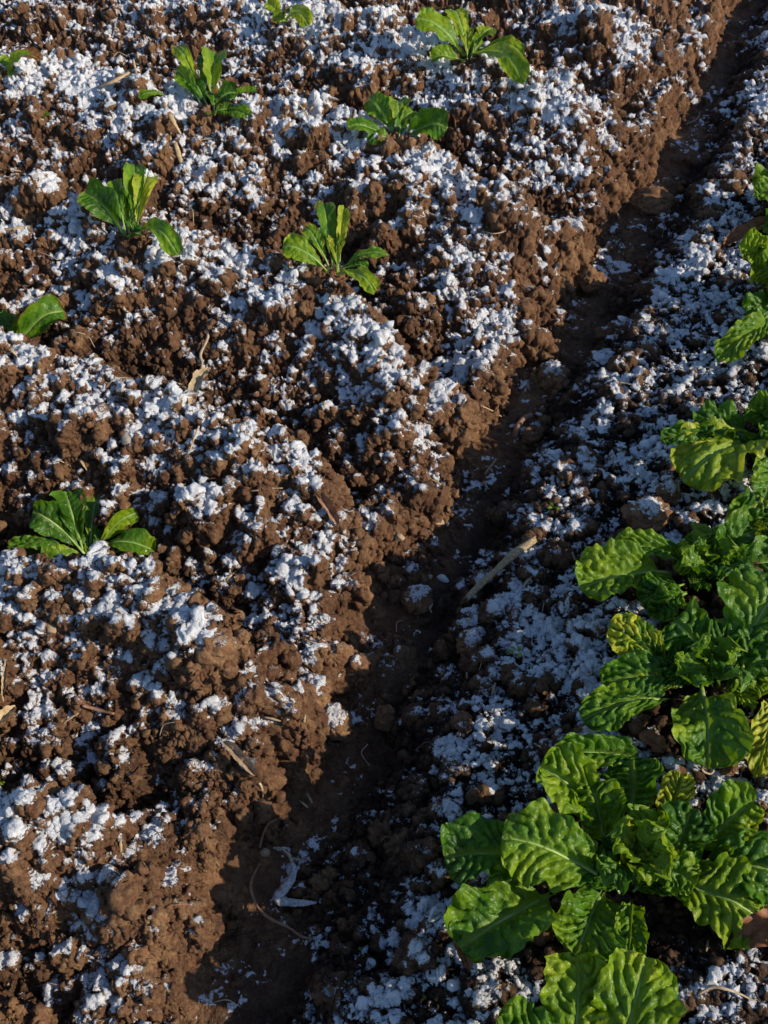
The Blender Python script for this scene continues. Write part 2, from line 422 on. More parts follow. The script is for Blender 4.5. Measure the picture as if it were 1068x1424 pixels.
# snow: fills the quieter upward faces, leaves the lumps that stick out and the faces turned to the sun bare
kr = max(1, int(5 * Q)); kc = max(1, int(4 * Q))
Pb = box_blur(P, kr, kc, 2)
Nb = grid_normals(Pb)
cover = 0.30 * fbm(P2 * 5.0, 81, 3) + 0.58 * fbm(P2 * 17, 82, 2) + 0.55 * fbm(P2 * 60, 83, 2) + 0.45 * fbm(P2 * 160, 84, 2)
up = Nb[..., 2]
Nf = grid_normals(box_blur(P, 1, 1, 1))
toward = Nb[..., 0] * S.x + Nb[..., 1] * S.y
prf = (P - Pb)[..., 2]
dep = cover + 1.3 * (up - 0.80) + 0.75 * (Nf[..., 2] - 0.62) - 0.42 * np.maximum(toward, -0.2) - 0.18 * smooth(0.006, 0.018, proud) - (0.70 + 0.35 * right_m) * smooth(-0.003, -0.014, proud) - 0.55 * smooth(-0.0004, -0.0040, prf)
dep = dep - 0.06 * right_m - 0.85 * floor_m - 0.08 * (1 - smooth(0.08, 0.16, -D)) * (D < 0) - 0.50 * (1 - smooth(0.03, 0.13, D)) * (D > 0) + 0.06 + 0.60 * ridge + 0.08 * np.exp(-((ridge - 0.5) / 0.1) ** 2)
for (cx_, cy_, rad_) in SHELTER:                      # no snow reached the ground under the leaves
    g_ = ground_at(cx_, cy_, rad_ < .1); dep = dep - 0.9 * (1 - smooth(0.55 * rad_, rad_, np.hypot(X - g_[0], Y - g_[1]) * (1 + .25 * vnoise(P2 * 14, 95))))
soil = mesh_from('soil', P, grid_faces(NR, NC), M_SOIL, None, {'lump': lump, 'wet_shade': wet_shade, 'frost': np.clip(dep + 0.36, -1, 1)})
tag(soil, 'brown ploughed soil with ridges and a muddy furrow', 'soil', None, 'structure')

thick = np.clip(dep, -0.5, 0.5) * 0.0030
g1, _ = worley3(P / 0.0038, 91)
grain = (np.sqrt(np.maximum(1 - g1 ** 2, 0)) - 0.55) * 0.0016 + 0.0016 * vnoise(P / 0.0030, 92)
Pq = box_blur(P, max(1, int(2.4 * Q)), max(1, int(2.0 * Q)), 2)
PS = P * 0.28 + Pq * 0.72
NS = grid_normals(box_blur(PS, 1, 1, 1))
PS = PS + NS * (np.clip(dep - 0.03, -0.5, 0.45) * 0.0036 + 0.0007 * fbm(P / 0.0032, 92, 2))[..., None]
vis = (((PS - P) * NS).sum(-1) > -0.0018) & (dep > -0.12)
fq = grid_faces(NR, NC)
fm = vis.ravel()[fq].any(1)
fq = fq[fm]
used, inv = np.unique(fq, return_inverse=True)
snow = mesh_from('snow', PS.reshape(-1, 3)[used], inv.reshape(-1, 4).astype(np.int32), M_SNOW, None, {'depth': np.clip(dep, -1, 1).ravel()[used], 'wet_shade': wet_shade.ravel()[used]})
tag(snow, 'thin patchy dusting of white snow over the soil', 'snow', None, 'stuff')

Zs = P[..., 2]
def surf(px, py):
    """point of the finished soil sheet seen at a pixel"""
    p = ground_at(px, py); 
    for _ in range(4):
        t = None
        u, v = p[0], p[1]
        # nearest sample of the sheet
        k = int(np.argmin((P[::6, ::6, 0] - u) ** 2 + (P[::6, ::6, 1] - v) ** 2)); r, c = divmod(k, P[::6, ::6].shape[1])
        r0, r1, c0, c1 = max(r * 6 - 6, 0), r * 6 + 7, max(c * 6 - 6, 0), c * 6 + 7
        sub = P[r0:r1, c0:c1]; q = np.argmin((sub[..., 0] - u) ** 2 + (sub[..., 1] - v) ** 2)
        z = float(sub.reshape(-1, 3)[q, 2]); p = at_z(px, py, 0.5 * p[2] + 0.5 * z)
    return p

# ------------------------------------------------------------------ lettuces
def unit(v): v = np.asarray(v, float); return v / (np.linalg.norm(v) + 1e-12)
ZUP = np.array([0, 0, 1.0])
rng = random.Random(5)
_leafno = [0]

def leaf_surface(B, T, W, lift=0.22, roll=0, twist=0, cup=0.10, fold=0.0, ruf=0.05, fr=3.0, blister=1.0, u0=0.12, pa=0.75, pb=0.42,
                 droop=0.0, hint=None, nu=46, nv=27, seed=0, pet=0.07, bend=None, curl=0.0, wild=0.0):
    L = np.linalg.norm(T - B)
    if wild:
        rw = random.Random(seed * 7 + 3); cup = cup + rw.uniform(-.16, .16) * wild; roll = roll + rw.uniform(-24, 24) * wild; droop = droop + rw.uniform(0, .16) * wild; twist = twist + rw.uniform(-30, 30) * wild
    mid = 0.5 * (B + T) + ZUP * lift * L
    if bend is not None: mid = mid + np.asarray(bend) * L
    t = np.linspace(0, 1, nu); u = 1 - (1 - t) ** 1.35
    c = ((1 - u) ** 2)[:, None] * B + (2 * u * (1 - u))[:, None] * mid + (u ** 2)[:, None] * T
    c[:, 2] -= droop * L * smooth(0.55, 1.0, u) ** 1.5
    tan = np.gradient(c, axis=0); tan /= np.linalg.norm(tan, axis=1, keepdims=True) + 1e-12
    m = 0.5 * (B + T)
    if hint is None:
        tocam = unit(np.array([0, 0, CAM_H]) - m); hint = unit(0.55 * tocam + 0.6 * ZUP)
    side = np.cross(tan, np.asarray(hint)[None]); side /= np.linalg.norm(side, axis=1, keepdims=True) + 1e-12
    N = np.cross(side, tan)
    a = np.radians(roll + twist * (u - 0.4))[:, None]
    side, N = side * np.cos(a) + N * np.sin(a), N * np.cos(a) - side * np.sin(a)
    s = np.clip((u - u0) / (1 - u0), 0, 1)
    prof = s ** pa * np.maximum(1 - s, 0) ** pb; prof = prof / prof.max()
    w = W / 2 * (prof + pet * (1 - s))
    w[-1] = W * 0.012
    v = np.linspace(-1, 1, nv)
    U, V = np.meshgrid(u, v, indexing='ij'); Sx = s[:, None] + 0 * V; Wd = w[:, None] + 0 * V
    sg = np.sign(V)
    e = np.stack([U * 7, sg * 3 + seed, U * 0], -1); e2 = np.stack([U * 24, sg * 3 + seed + 9, U * 0], -1)
    jag = 1 + (0.20 * vnoise(e, 5) + 0.08 * vnoise(e2, 6)) * np.abs(V) ** 2 * smooth(0.05, 0.2, Sx)
    lat = V * Wd * jag
    av = np.abs(V)
    q = Sx * (5.2 + 3.8 * ((seed * 0.618) % 1)) - av * 1.7 + 0.12 * sg + 0.62 * vnoise(np.stack([U * 5, V * 3, U * 0 + seed], -1), 8)
    fq = np.abs(q - np.floor(q) - 0.5) * 2            # 1 on a side vein, 0 between two
    mrib = np.exp(-(lat / (0.045 * W + 1e-6)) ** 2)
    pillow = (1 - fq ** 3) * (1 - mrib) * smooth(0.03, 0.22, Sx)
    Mp = np.stack([U * L, lat, U * 0 + seed * 0.37], -1)
    b1, _ = worley3(Mp / 0.0125 + 0.2 * vnoise(Mp / 0.02, 3)[..., None], 31)
    bl = np.maximum(1 - b1 ** 2, 0) * (1 - mrib) * smooth(0.02, 0.2, Sx)
    off = 0.0078 * blister * pillow + 0.0088 * blister * bl + 0.0016 * blister * vnoise(Mp / 0.006, 33)
    off = off + cup * W * av ** 2 * prof[:, None] + fold * av * Wd
    ph = seed * 1.7
    off = off + ruf * W * av ** 2.5 * (0.7 * np.sin(2 * np.pi * (U * fr + 0.23 * sg) + ph) + 0.8 * vnoise(np.stack([U * 9, sg * 4 + seed, V], -1), 15)) * smooth(0.05, 0.3, Sx)
    off = off + (0.10 + 0.07 * wild) * W * vnoise(np.stack([U * 2.5, V * 1.2, U * 0 + seed], -1), 16)
    lat2 = lat * (1 - curl * av ** 2)
    off = off + 0.035 * W * av ** 4 * vnoise(np.stack([U * 26, sg * 4 + seed, V * 0], -1), 19) * smooth(0.05, 0.3, Sx)
    P = c[:, None] + side[:, None] * lat2[..., None] + N[:, None] * off[..., None]
    vein = np.clip(np.maximum(mrib, 0.55 * smooth(0.80, 1.0, fq) * (1 - 0.6 * av) * smooth(0.05, 0.2, Sx)), 0, 1)
    return P, dict(u=u, s=Sx, V=V, vein=vein, N=N, side=side, c=P[:, nv // 2], W=W, L=L, w=w)

def tube(name, pts, rad, mat, parent=None, flat=0.6, ns=8, sub=6, jit=0.12, seed=0, split_end=False):
    pts = np.asarray(pts, float); n = len(pts)
    if n > 2 or sub > 1:                                      # Catmull-Rom through the points
        ext = np.vstack([2 * pts[0] - pts[1], pts, 2 * pts[-1] - pts[-2]]); out = []; rr = []
        rad = np.interp(np.linspace(0, 1, n), np.linspace(0, 1, len(rad)), rad) if not np.isscalar(rad) else np.full(n, rad)
        for k in range(n - 1):
            p0, p1, p2, p3 = ext[k:k + 4]
            for j in range(sub):
                t = j / sub
                out.append(0.5 * ((2 * p1) + (-p0 + p2) * t + (2 * p0 - 5 * p1 + 4 * p2 - p3) * t * t + (-p0 + 3 * p1 - 3 * p2 + p3) * t ** 3)); rr.append(rad[k] * (1 - t) + rad[k + 1] * t)
        out.append(pts[-1]); rr.append(rad[-1]); pts, rad = np.array(out), np.array(rr)
    tan = np.gradient(pts, axis=0); tan /= np.linalg.norm(tan, axis=1, keepdims=True) + 1e-12
    side = np.cross(tan, ZUP[None]); side /= np.linalg.norm(side, axis=1, keepdims=True) + 1e-9
    N = np.cross(side, tan)
    a = np.linspace(0, 2 * np.pi, ns, endpoint=False)
    g = np.random.RandomState(seed + 17); k = 1 + jit * (g.randn(len(pts), ns) * 0.45 + g.randn(1, ns) * 0.7)
    V = pts[:, None] + (side[:, None] * np.cos(a)[None, :, None] + N[:, None] * (np.sin(a) * flat)[None, :, None]) * (rad[:, None] * k)[..., None]
    if split_end: V[-1] += tan[-1] * (g.rand(ns, 1) * 2.2 * rad[-1]); V[0] -= tan[0] * (g.rand(ns, 1) * 2.2 * rad[0])
    m = len(pts); V = np.vstack([V.reshape(-1, 3), pts[:1], pts[-1:]]); F = []
    for i in range(m - 1):
        for j in range(ns): F.append((i * ns + j, i * ns + (j + 1) % ns, (i + 1) * ns + (j + 1) % ns, (i + 1) * ns + j))
    F = np.array(F); tri = np.vstack([F[:, [0, 1, 2]], F[:, [0, 2, 3]],
        [(m * ns, (j + 1) % ns, j) for j in range(ns)], [(m * ns + 1, (m - 1) * ns + j, (m - 1) * ns + (j + 1) % ns) for j in range(ns)]])
    return mesh_from(name, V, tri, mat, parent)

def snow_patch(P, N, label, seed=0, depth=0.005):
    """a little heap of snow that follows a piece of surface grid"""
    nr, nc = P.shape[:2]
    up = 9; a = np.linspace(0, nr - 1, nr * up); b = np.linspace(0, nc - 1, nc * up)
    i0 = np.minimum(a.astype(int), nr - 2); j0 = np.minimum(b.astype(int), nc - 2); fa = (a - i0)[:, None, None]; fb = (b - j0)[None, :, None]
    G = P[i0][:, j0] * (1 - fa) * (1 - fb) + P[i0 + 1][:, j0] * fa * (1 - fb) + P[i0][:, j0 + 1] * (1 - fa) * fb + P[i0 + 1][:, j0 + 1] * fa * fb
    x = np.linspace(-1, 1, len(a))[:, None]; y = np.linspace(-1, 1, len(b))[None]
    d = 1 - np.sqrt(x * x + y * y) + 0.30 * fbm(G / 0.012, 300 + seed, 3)
    off = np.clip(d, -0.5, 0.5) * 2 * depth + 0.0012 * vnoise(G / 0.004, 301)
    n = np.asarray(N, float)
    if n.ndim == 2: n = n[np.minimum(np.round(a).astype(int), len(n) - 1)][:, None]
    n = np.where(n[..., 2:3] < 0, -n, n) + np.array([0, 0, .6])
    V = G + n * off[..., None]
    fqs = grid_faces(len(a), len(b)); fqs = fqs[(d.ravel()[fqs] > 0.02).any(1)]
    us, iv = np.unique(fqs, return_inverse=True)
    o = mesh_from('snow_patch', V.reshape(-1, 3)[us], iv.reshape(-1, 4).astype(np.int32), M_SNOW, None, {'depth': np.clip(d, 0, 1).ravel()[us], 'wet_shade': np.zeros(len(us))})
    return tag(o, label, 'snow')

def add_leaf(plant, B, T, W, tone=0.4, dead=0.0, edge=0.0, mat=None, rib=True, ribw=0.035, snow=None, label=None, **k):
    _leafno[0] += 1; seed = _leafno[0]
    P, g = leaf_surface(B, T, W, seed=seed, **k)
    o0 = np.array(plant.location)
    d = dead * smooth(0.35, 1.0, g['s'] + 0.25 * np.abs(g['V']) - 0.1) + edge * np.abs(g['V']) ** 5 * smooth(0.1, 0.4, g['s']) + edge * smooth(0.9, 1.0, g['s'])
    nr, nc = P.shape[:2]
    o = mesh_from('leaf', P - o0, grid_faces(nr, nc), mat or M_LEAF, plant,
                  {'tone': np.full(nr * nc, tone) + 0.10 * (np.abs(g['V']) - .4).ravel(), 'vein': g['vein'], 'dead': d})
    if label: o['label'] = label
    if rib:
        kk = [int(x) for x in np.linspace(1, nr * 0.86, 12)]
        r = ribw * W * np.linspace(1.0, 0.16, len(kk)) + 0.0006
        V = (g['c'] + g['N'] * 0.0006)[kk] - o0
        tube('midrib', V, list(r), M_RIB, o, flat=0.5, ns=6, sub=2, jit=0.05, seed=seed)
    if snow:
        for (ua_, ub_, va_, vb_, lab) in snow:
            r0, r1 = int(ua_ * nr), max(int(ub_ * nr), int(ua_ * nr) + 3); c0, c1 = int((va_ + 1) / 2 * nc), max(int((vb_ + 1) / 2 * nc), int((va_ + 1) / 2 * nc) + 3)
            snow_patch(P[r0:r1, c0:c1], g['N'][r0:r1], lab, seed)
    return o

def lettuce(name, centre, label, leaves, group, base=0.0, wscale=1.0, **common):
    c = ground_at(*centre, behind=group == GL); c[2] += base + (0.022 if group == GR else 0)
    common.pop('wscale_', None); root = thing(name, Vector(c), label, 'lettuce', group)
    for spec in leaves:
        bx, by, tx, ty, w, tone = spec[:6]; o = dict(common)
        if group == GL and abs(bx - centre[0]) < 45: bx, by = .5 * bx + .5 * centre[0], .5 * by + .5 * (centre[1] - 8); o.update(spec[6] if len(spec) > 6 else {})
        bz = o.pop('bz', 0.01); zt = o.pop('zt', None); zs = o.pop('zs', 1.0)
        if zt is not None: zt = zt * zs; bz = bz * (zs if bz > 0.02 else 1)
        B = at_z(bx, by, c[2] + bz); dep_ = depth_of(B)
        if zt is None: zt = max((0.60 * (by - ty) + 0.30 * abs(tx - bx)) * dep_ / F_PX, 0.015)
        T = at_z(tx, ty, c[2] + zt)
        W = w * wscale * depth_of(0.5 * (B + T)) / F_PX
        add_leaf(root, B, T, W, tone, **o)
    if group == GR and 'broad' not in label:                                   # the crowded heart and the dark lower leaves
        r2 = random.Random(int(centre[0])); kw = {q: v for q, v in common.items() if q not in ('zs', 'nu', 'nv', 'wild')}
        nh = 6 if 'largest' in label else 5
        for k_ in range(nh):
            a_ = 2.4 * k_ + r2.random() * .5; q = k_ / nh
            B = c + np.array([math.cos(a_) * .012, math.sin(a_) * .012, .02]); R_ = .035 + .055 * q
            T = c + np.array([math.cos(a_) * R_, math.sin(a_) * R_, (.10 - .045 * q) * r2.uniform(.8, 1.1)])
            add_leaf(root, B, T, .045 + .02 * r2.random(), r2.uniform(.25, .7), nu=46, nv=31, wild=.8, hint=(-math.cos(a_) * .6, -math.sin(a_) * .6, .6), **dict(kw, ruf=.16, cup=.2))
        for k_ in range(0 if 'largest' in label else 3):
            a_ = 0.7 * k_ + r2.random() * .3; R_ = r2.uniform(.095, .14)
            B = c + np.array([math.cos(a_) * .015, math.sin(a_) * .015, .015]); T = c + np.array([math.cos(a_) * R_, math.sin(a_) * R_, r2.uniform(.02, .04)])
            add_leaf(root, B, T, r2.uniform(.07, .10), r2.uniform(.1, .45), nu=46, nv=31, wild=.9, lift=.3, hint=(0, -.2, 1), **kw)
    st = c + np.array([0, 0, -0.01])
    tube('stem', np.array([st, st + ZUP * 0.02, st + ZUP * 0.035]) - np.array(root.location), [0.010, 0.009, 0.005], M_RIB, root, 1.0, 8, 3)
    return root

GL = 'young lettuces planted along the ridges of the left bed'
GR = 'full grown lettuces in the row on the right bed'
small = dict(blister=0.35, ruf=0.08, nu=44, nv=23, u0=0.16, cup=0.14, pa=.95, pb=.40, wscale=.93, fr=2.2, wild=.7, edge=.18)
lettuce('lettuce', (122, 782), 'young lettuce with a reddish brown upright leaf among its green ones', [
    (112, 768, 90, 680, 44, .22, dict(cup=.16, fold=.1)), (128, 768, 138, 676, 36, .42, dict(dead=.75, cup=.2, ruf=.12)),
    (118, 772, 48, 708, 50, .32, dict(roll=8)), (100, 770, 11, 758, 26, .38, dict(edge=.4, blister=.8, zt=.05)),
    (84, 772, 30, 777, 20, .25, dict(zt=.02)), (124, 780, 60, 786, 42, .50, dict(zt=.035, lift=.3)),
    (140, 766, 189, 706, 28, .72, dict(roll=-25)), (140, 764, 215, 757, 38, .42, dict(edge=.3, zt=.05)),
    (130, 770, 118, 735, 24, .3, {}), (128, 784, 128, 760, 20, .6, {}), (136, 775, 150, 738, 20, .2, {})], GL, **small)
lettuce('lettuce', (12, 510), 'folded lettuce with a brown streak, cut by the left border', [
    (10, 508, 88, 424, 44, .42, dict(cup=.32, fold=.3, ruf=.10, edge=.5)), (2, 507, 58, 430, 34, .55, dict(edge=.5, dead=.3)), (4, 507, 20, 432, 34, .3, {}), (20, 508, 52, 502, 18, .35, dict(zt=.02)),
    (0, 505, -10, 445, 45, .25, {}), (-10, 505, -60, 470, 50, .35, {}), (0, 510, -50, 510, 40, .3, dict(zt=.04))], GL, **small)
lettuce('lettuce', (182, 338), 'young lettuce with a pale upright leaf bent back under a snowy tip', [
    (166, 326, 117, 262, 50, .28, dict(roll=10, edge=.35, blister=.6)), (170, 326, 160, 254, 24, .35, {}), (176, 326, 172, 262, 20, .2, dict(cup=.25)),
    (194, 322, 188, 232, 30, .3, dict(cup=.2)), (196, 324, 206, 228, 34, .80, dict(lift=.1, snow=[(.72, .98, -.7, .7, 'small snow cap on the tip of a bent pale lettuce leaf')])),
    (200, 318, 247, 345, 30, .34, dict(zt=.045, lift=.35, edge=.3)), (176, 332, 196, 326, 26, .2, dict(zt=.02)), (184, 326, 184, 270, 22, .15, {}), (190, 326, 178, 300, 18, .3, {})], GL, **small)
lettuce('lettuce', (466, 388), 'young lettuce with pale lime upright leaves above a snowy crest', [
    (447, 378, 393, 340, 40, .66, dict(roll=6, zt=.07)), (448, 366, 424, 312, 28, .5, dict(edge=.5, ruf=.18)), (458, 360, 450, 282, 32, .22, dict(dead=.25)),
    (478, 366, 478, 289, 19, .82, dict(cup=.2)), (474, 382, 468, 322, 24, .78, dict(cup=.1)), (482, 366, 540, 352, 24, .5, dict(edge=.4, zt=.05)),
    (470, 382, 521, 404, 30, .58, dict(zt=.045, lift=.3)), (462, 374, 462, 318, 22, .15, {}), (482, 372, 512, 368, 16, .35, dict(zt=.03))], GL, **small)
lettuce('lettuce', (552, 200), 'bright green young lettuce with a dark rounded leaf on its right side', [
    (534, 190, 483, 175, 28, .45, dict(zt=.05)), (542, 186, 513, 134, 36, .38, {}), (553, 188, 555, 136, 32, .42, dict(cup=.2)),
    (564, 194, 623, 172, 42, .26, dict(edge=.35, zt=.07)), (545, 198, 512, 198, 26, .45, dict(zt=.02)), (556, 190, 575, 150, 22, .4, {}), (545, 190, 534, 150, 24, .5, {}), (556, 200, 560, 168, 20, .3, {})], GL, **small)
lettuce('lettuce', (652, 90), 'bright lime lettuce with broad leaves spread to both sides by the upper border', [
    (640, 76, 578, 27, 44, .58, dict(roll=5)), (645, 76, 632, 15, 32, .62, {}), (648, 88, 648, 40, 20, .7, dict(cup=.2)), (656, 78, 684, 36, 28, .6, {}),
    (664, 70, 729, 67, 24, .64, dict(zt=.06, edge=.35)), (664, 76, 731, 104, 36, .58, dict(zt=.05, lift=.3, edge=.3)), (640, 90, 600, 80, 26, .6, dict(zt=.03)), (656, 86, 668, 52, 20, .45, {})], GL, **small)
lettuce('lettuce', (296, 162), 'young lettuce with one upright yellowish leaf with red spots beside a broad oval leaf', [
    (270, 132, 244, 58, 24, .68, dict(dead=.35)), (268, 146, 247, 98, 24, .42, {}), (292, 146, 301, 70, 34, .48, dict(edge=.35)), (280, 140, 278, 78, 12, .2, {}),
    (300, 144, 330, 126, 32, .24, dict(zt=.06)), (322, 132, 357, 127, 13, .5, dict(zt=.045)), (318, 164, 348, 160, 22, .30, dict(zt=.025)),
    (300, 160, 300, 130, 22, .35, {}), (296, 164, 322, 152, 20, .4, {}), (300, 166, 300, 158, 20, .3, dict(zt=.03)), (240, 138, 192, 134, 16, .4, dict(zt=.035)), (284, 150, 268, 110, 22, .25, {})], GL, **small)
lettuce('lettuce', (398, 32), 'small yellow green lettuce half hidden behind the topmost left crest', [
    (388, 30, 372, 4, 22, .86, {}), (398, 34, 430, 30, 26, .74, dict(zt=.045, lift=.4)), (394, 34, 396, 14, 18, .6, {}), (402, 38, 380, 26, 18, .7, {})], GL, **small)
lettuce('lettuce', (8, 112), 'withered lettuce with an arched brown and green leaf', [
    (2, 106, 58, 84, 22, .65, dict(dead=.95, lift=.45, edge=.6, zt=.07)), (16, 116, 20, 98, 16, .78, {}), (-6, 110, 14, 80, 20, .5, dict(edge=.5)), (-5, 112, -40, 90, 24, .5, {})], GL, **small)

big = dict(blister=1.0, ruf=0.11, nu=76, nv=55, u0=0.10, cup=0.10, pa=.74, pb=.36, ribw=.030, fr=3.6, zs=1.3, wscale=.97, wild=.5)
lettuce('lettuce', (878, 1225), 'largest dark green lettuce with crinkled leaves spread in a wide rosette', [
    (905, 1062, 778, 1046, 46, .34, dict(zt=.03, bz=.02, lift=.12, blister=.4, tone=.34)) if False else (905, 1062, 778, 1048, 46, .30, dict(zt=.03, bz=.02, lift=.12, blister=.4,
        snow=[(.62, .92, -.8, .5, 'snow sprinkled on the flat lettuce leaf behind the largest lettuce')])),
    (878, 1140, 880, 1056, 92, .20, dict(zt=.13)), (850, 1150, 752, 1062, 86, .52, dict(zt=.14, roll=8)), (918, 1168, 948, 1076, 44, .85, dict(zt=.15, cup=.3)),
    (965, 1190, 1050, 1112, 74, .46, dict(zt=.12, edge=.15)), (972, 1200, 1100, 1222, 96, .20, dict(zt=.06, lift=.30, wild=.2)),
    (752, 1202, 618, 1188, 92, .16, dict(zt=.07, dead=.25)), (842, 1180, 822, 1094, 74, .50, dict(zt=.17)),
    (925, 1218, 962, 1126, 76, .26, dict(zt=.17, cup=.22, roll=-16)), (840, 1226, 698, 1164, 104, .46, dict(zt=.13, lift=.24)),
    (770, 1240, 640, 1318, 128, .40, dict(zt=.055, lift=.30, fold=.42, cup=.05, dead=.12)),
    (918, 1226, 1054, 1274, 112, .50, dict(zt=.10, bz=.04, lift=.22, blister=1.3, cup=-.04, ruf=.06, wild=0)),
    (866, 1236, 892, 1150, 54, .90, dict(zt=.15, cup=.28)), (870, 1220, 852, 1160, 44, .3, {}), (892, 1225, 930, 1178, 40, .5, {}), (900, 1230, 905, 1180, 36, .35, {}),
    (880, 1240, 915, 1215, 40, .4, dict(zt=.09)), (860, 1240, 830, 1205, 44, .35, dict(zt=.10)), (850, 1236, 790, 1196, 60, .3, dict(zt=.09)),
    (842, 1236, 800, 1326, 98, .42, dict(zt=.07, bz=.06, lift=.34, ruf=.12, snow=[(.46, .62, -.34, .0, 'lump of white snow caught on a drooping lettuce leaf')])),
    (878, 1250, 872, 1345, 52, .5, dict(zt=.05, bz=.04, lift=.3)), (895, 1240, 960, 1235, 50, .25, dict(zt=.07))], GR, base=.0, **big)
lettuce('lettuce', (828, 1500), 'two broad bright lettuce leaves rising over the lower border of the picture', [
    (796, 1490, 806, 1325, 92, .62, dict(zt=.10, bz=.03, blister=.8, lift=.1)), (850, 1500, 898, 1328, 112, .58, dict(zt=.11, bz=.03, blister=.8, lift=.1)),
    (800, 1490, 690, 1420, 70, .45, dict(zt=.08)), (840, 1500, 780, 1560, 120, .5, dict(zt=.06)), (860, 1500, 960, 1520, 120, .5, dict(zt=.08))], GR, **big)
lettuce('lettuce', (985, 965), 'crinkled lettuce with a yellow leaf left and a front leaf bowed to the ground', [
    (1010, 935, 1092, 812, 118, .34, dict(zt=.16)), (985, 930, 935, 862, 78, .38, dict(zt=.12)), (1000, 930, 1002, 872, 46, .3, dict(zt=.12)),
    (930, 935, 846, 872, 54, .90, dict(zt=.08, ruf=.12)), (925, 935, 855, 862, 46, .3, dict(zt=.05)), (945, 948, 838, 950, 66, .26, dict(zt=.07, ruf=.12)),
    (930, 972, 810, 1000, 60, .42, dict(zt=.03, lift=.3, fold=.25)), (950, 955, 878, 958, 36, .8, dict(zt=.08, ruf=.15)),
    (1004, 962, 1064, 945, 46, .46, dict(zt=.08)), (1005, 968, 1050, 975, 40, .5, dict(zt=.06)), (990, 955, 960, 925, 44, .72, dict(zt=.09)),
    (988, 950, 985, 905, 40, .5, dict(zt=.10)), (970, 955, 925, 915, 60, .28, dict(zt=.09)), (1015, 955, 1075, 900, 80, .3, dict(zt=.11)),
    (975, 962, 985, 1066, 98, .46, dict(zt=.045, bz=.09, lift=.34, blister=1.3)),
    (1078, 975, 1052, 1078, 46, .92, dict(zt=.02, bz=.07, dead=.3, edge=.4, lift=.25, label='yellowed leaf with a brown rim'))], GR, **big)
lettuce('lettuce', (985, 822), 'lettuce with purple rimmed outer leaves and a silvery leaf holding snow', [
    (962, 785, 852, 758, 46, .46, dict(zt=.06, edge=.35)), (925, 800, 807, 818, 82, .48, dict(zt=.035, edge=.5, lift=.22, blister=.5, snow=[(.35, .6, .45, .98, 'strip of snow along the lower rim of a purple edged lettuce leaf')])),
    (1000, 762, 1062, 694, 54, .26, dict(zt=.11)), (975, 790, 962, 750, 46, .42, dict(zt=.10, ruf=.15)), (985, 800, 935, 778, 48, .66, dict(zt=.09, ruf=.2)),
    (1020, 765, 1075, 706, 44, .9, dict(zt=.10, dead=.6, label='yellow leaf turning orange brown')), (1000, 790, 1015, 750, 46, .34, dict(zt=.11)), (985, 805, 1010, 800, 46, .4, dict(zt=.08)),
    (1090, 760, 1045, 802, 60, .98, dict(zt=.06, bz=.09, blister=.2, lift=.2, snow=[(.5, .9, -.4, .7, 'snow lying on the silvery underside of a lettuce leaf')])),
    (950, 815, 890, 840, 50, .24, dict(zt=.03)), (955, 825, 905, 858, 44, .42, dict(zt=.03, edge=.3)), (1000, 815, 1030, 790, 60, .3, dict(zt=.09)), (985, 810, 960, 815, 40, .28, dict(zt=.06)), (1060, 800, 1100, 740, 100, .35, dict(zt=.2)), (1060, 800, 1130, 790, 100, .35, dict(zt=.16))], GR, **big)
lettuce('lettuce', (1092, 640), 'lettuce with one large yellow green leaf pointing down to the left', [
    (1040, 605, 965, 596, 60, .18, dict(zt=.08)), (1010, 618, 920, 612, 34, .26, dict(zt=.04, lift=.3)), (1078, 605, 1040, 566, 50, .48, dict(zt=.13)), (1090, 600, 1075, 556, 56, .4, dict(zt=.14)),
    (1062, 612, 953, 664, 94, .74, dict(zt=.06, bz=.08, lift=.14, blister=.55, cup=.04)), (1085, 630, 1062, 700, 70, .3, dict(zt=.06, bz=.06)), (1090, 620, 1050, 640, 60, .3, dict(zt=.05, bz=.05)), (1100, 620, 1130, 570, 70, .4, dict(zt=.14)), (1100, 620, 1095, 560, 90, .4, dict(zt=.2)), (1120, 620, 1150, 560, 100, .35, dict(zt=.2)), (1130, 620, 1200, 620, 100, .4, dict(zt=.15)), (1110, 620, 1110, 660, 90, .4, dict(zt=.13))], GR, base=0, **big)
lettuce('lettuce', (1105, 430), 'lettuce at the right border with pale edged leaves and a low snowy one', [
    (1085, 385, 1028, 342, 50, .62, dict(zt=.07, lift=.2)), (1085, 400, 1046, 368, 60, .80, dict(zt=.05, cup=.3)), (1085, 425, 1040, 440, 54, .32, dict(zt=.05, lift=.3)), (1080, 455, 1000, 497, 44, .5, dict(zt=.015, lift=.1, edge=.4, blister=.3,
        snow=[(.3, .9, -.6, .8, 'snow covering a lettuce leaf that lies flat below the half seen lettuce')])),
    (1090, 400, 1075, 340, 60, .34, dict(zt=.10)), (1085, 440, 1060, 470, 50, .2, dict(zt=.03)), (1110, 420, 1150, 380, 80, .4, dict(zt=.1)), (1100, 400, 1110, 340, 70, .4, dict(zt=.12)), (1100, 410, 1095, 350, 90, .4, dict(zt=.2)), (1120, 410, 1150, 350, 100, .35, dict(zt=.2)), (1130, 410, 1200, 410, 100, .4, dict(zt=.15)), (1110, 410, 1110, 450, 90, .4, dict(zt=.13))], GR, base=0, **big)
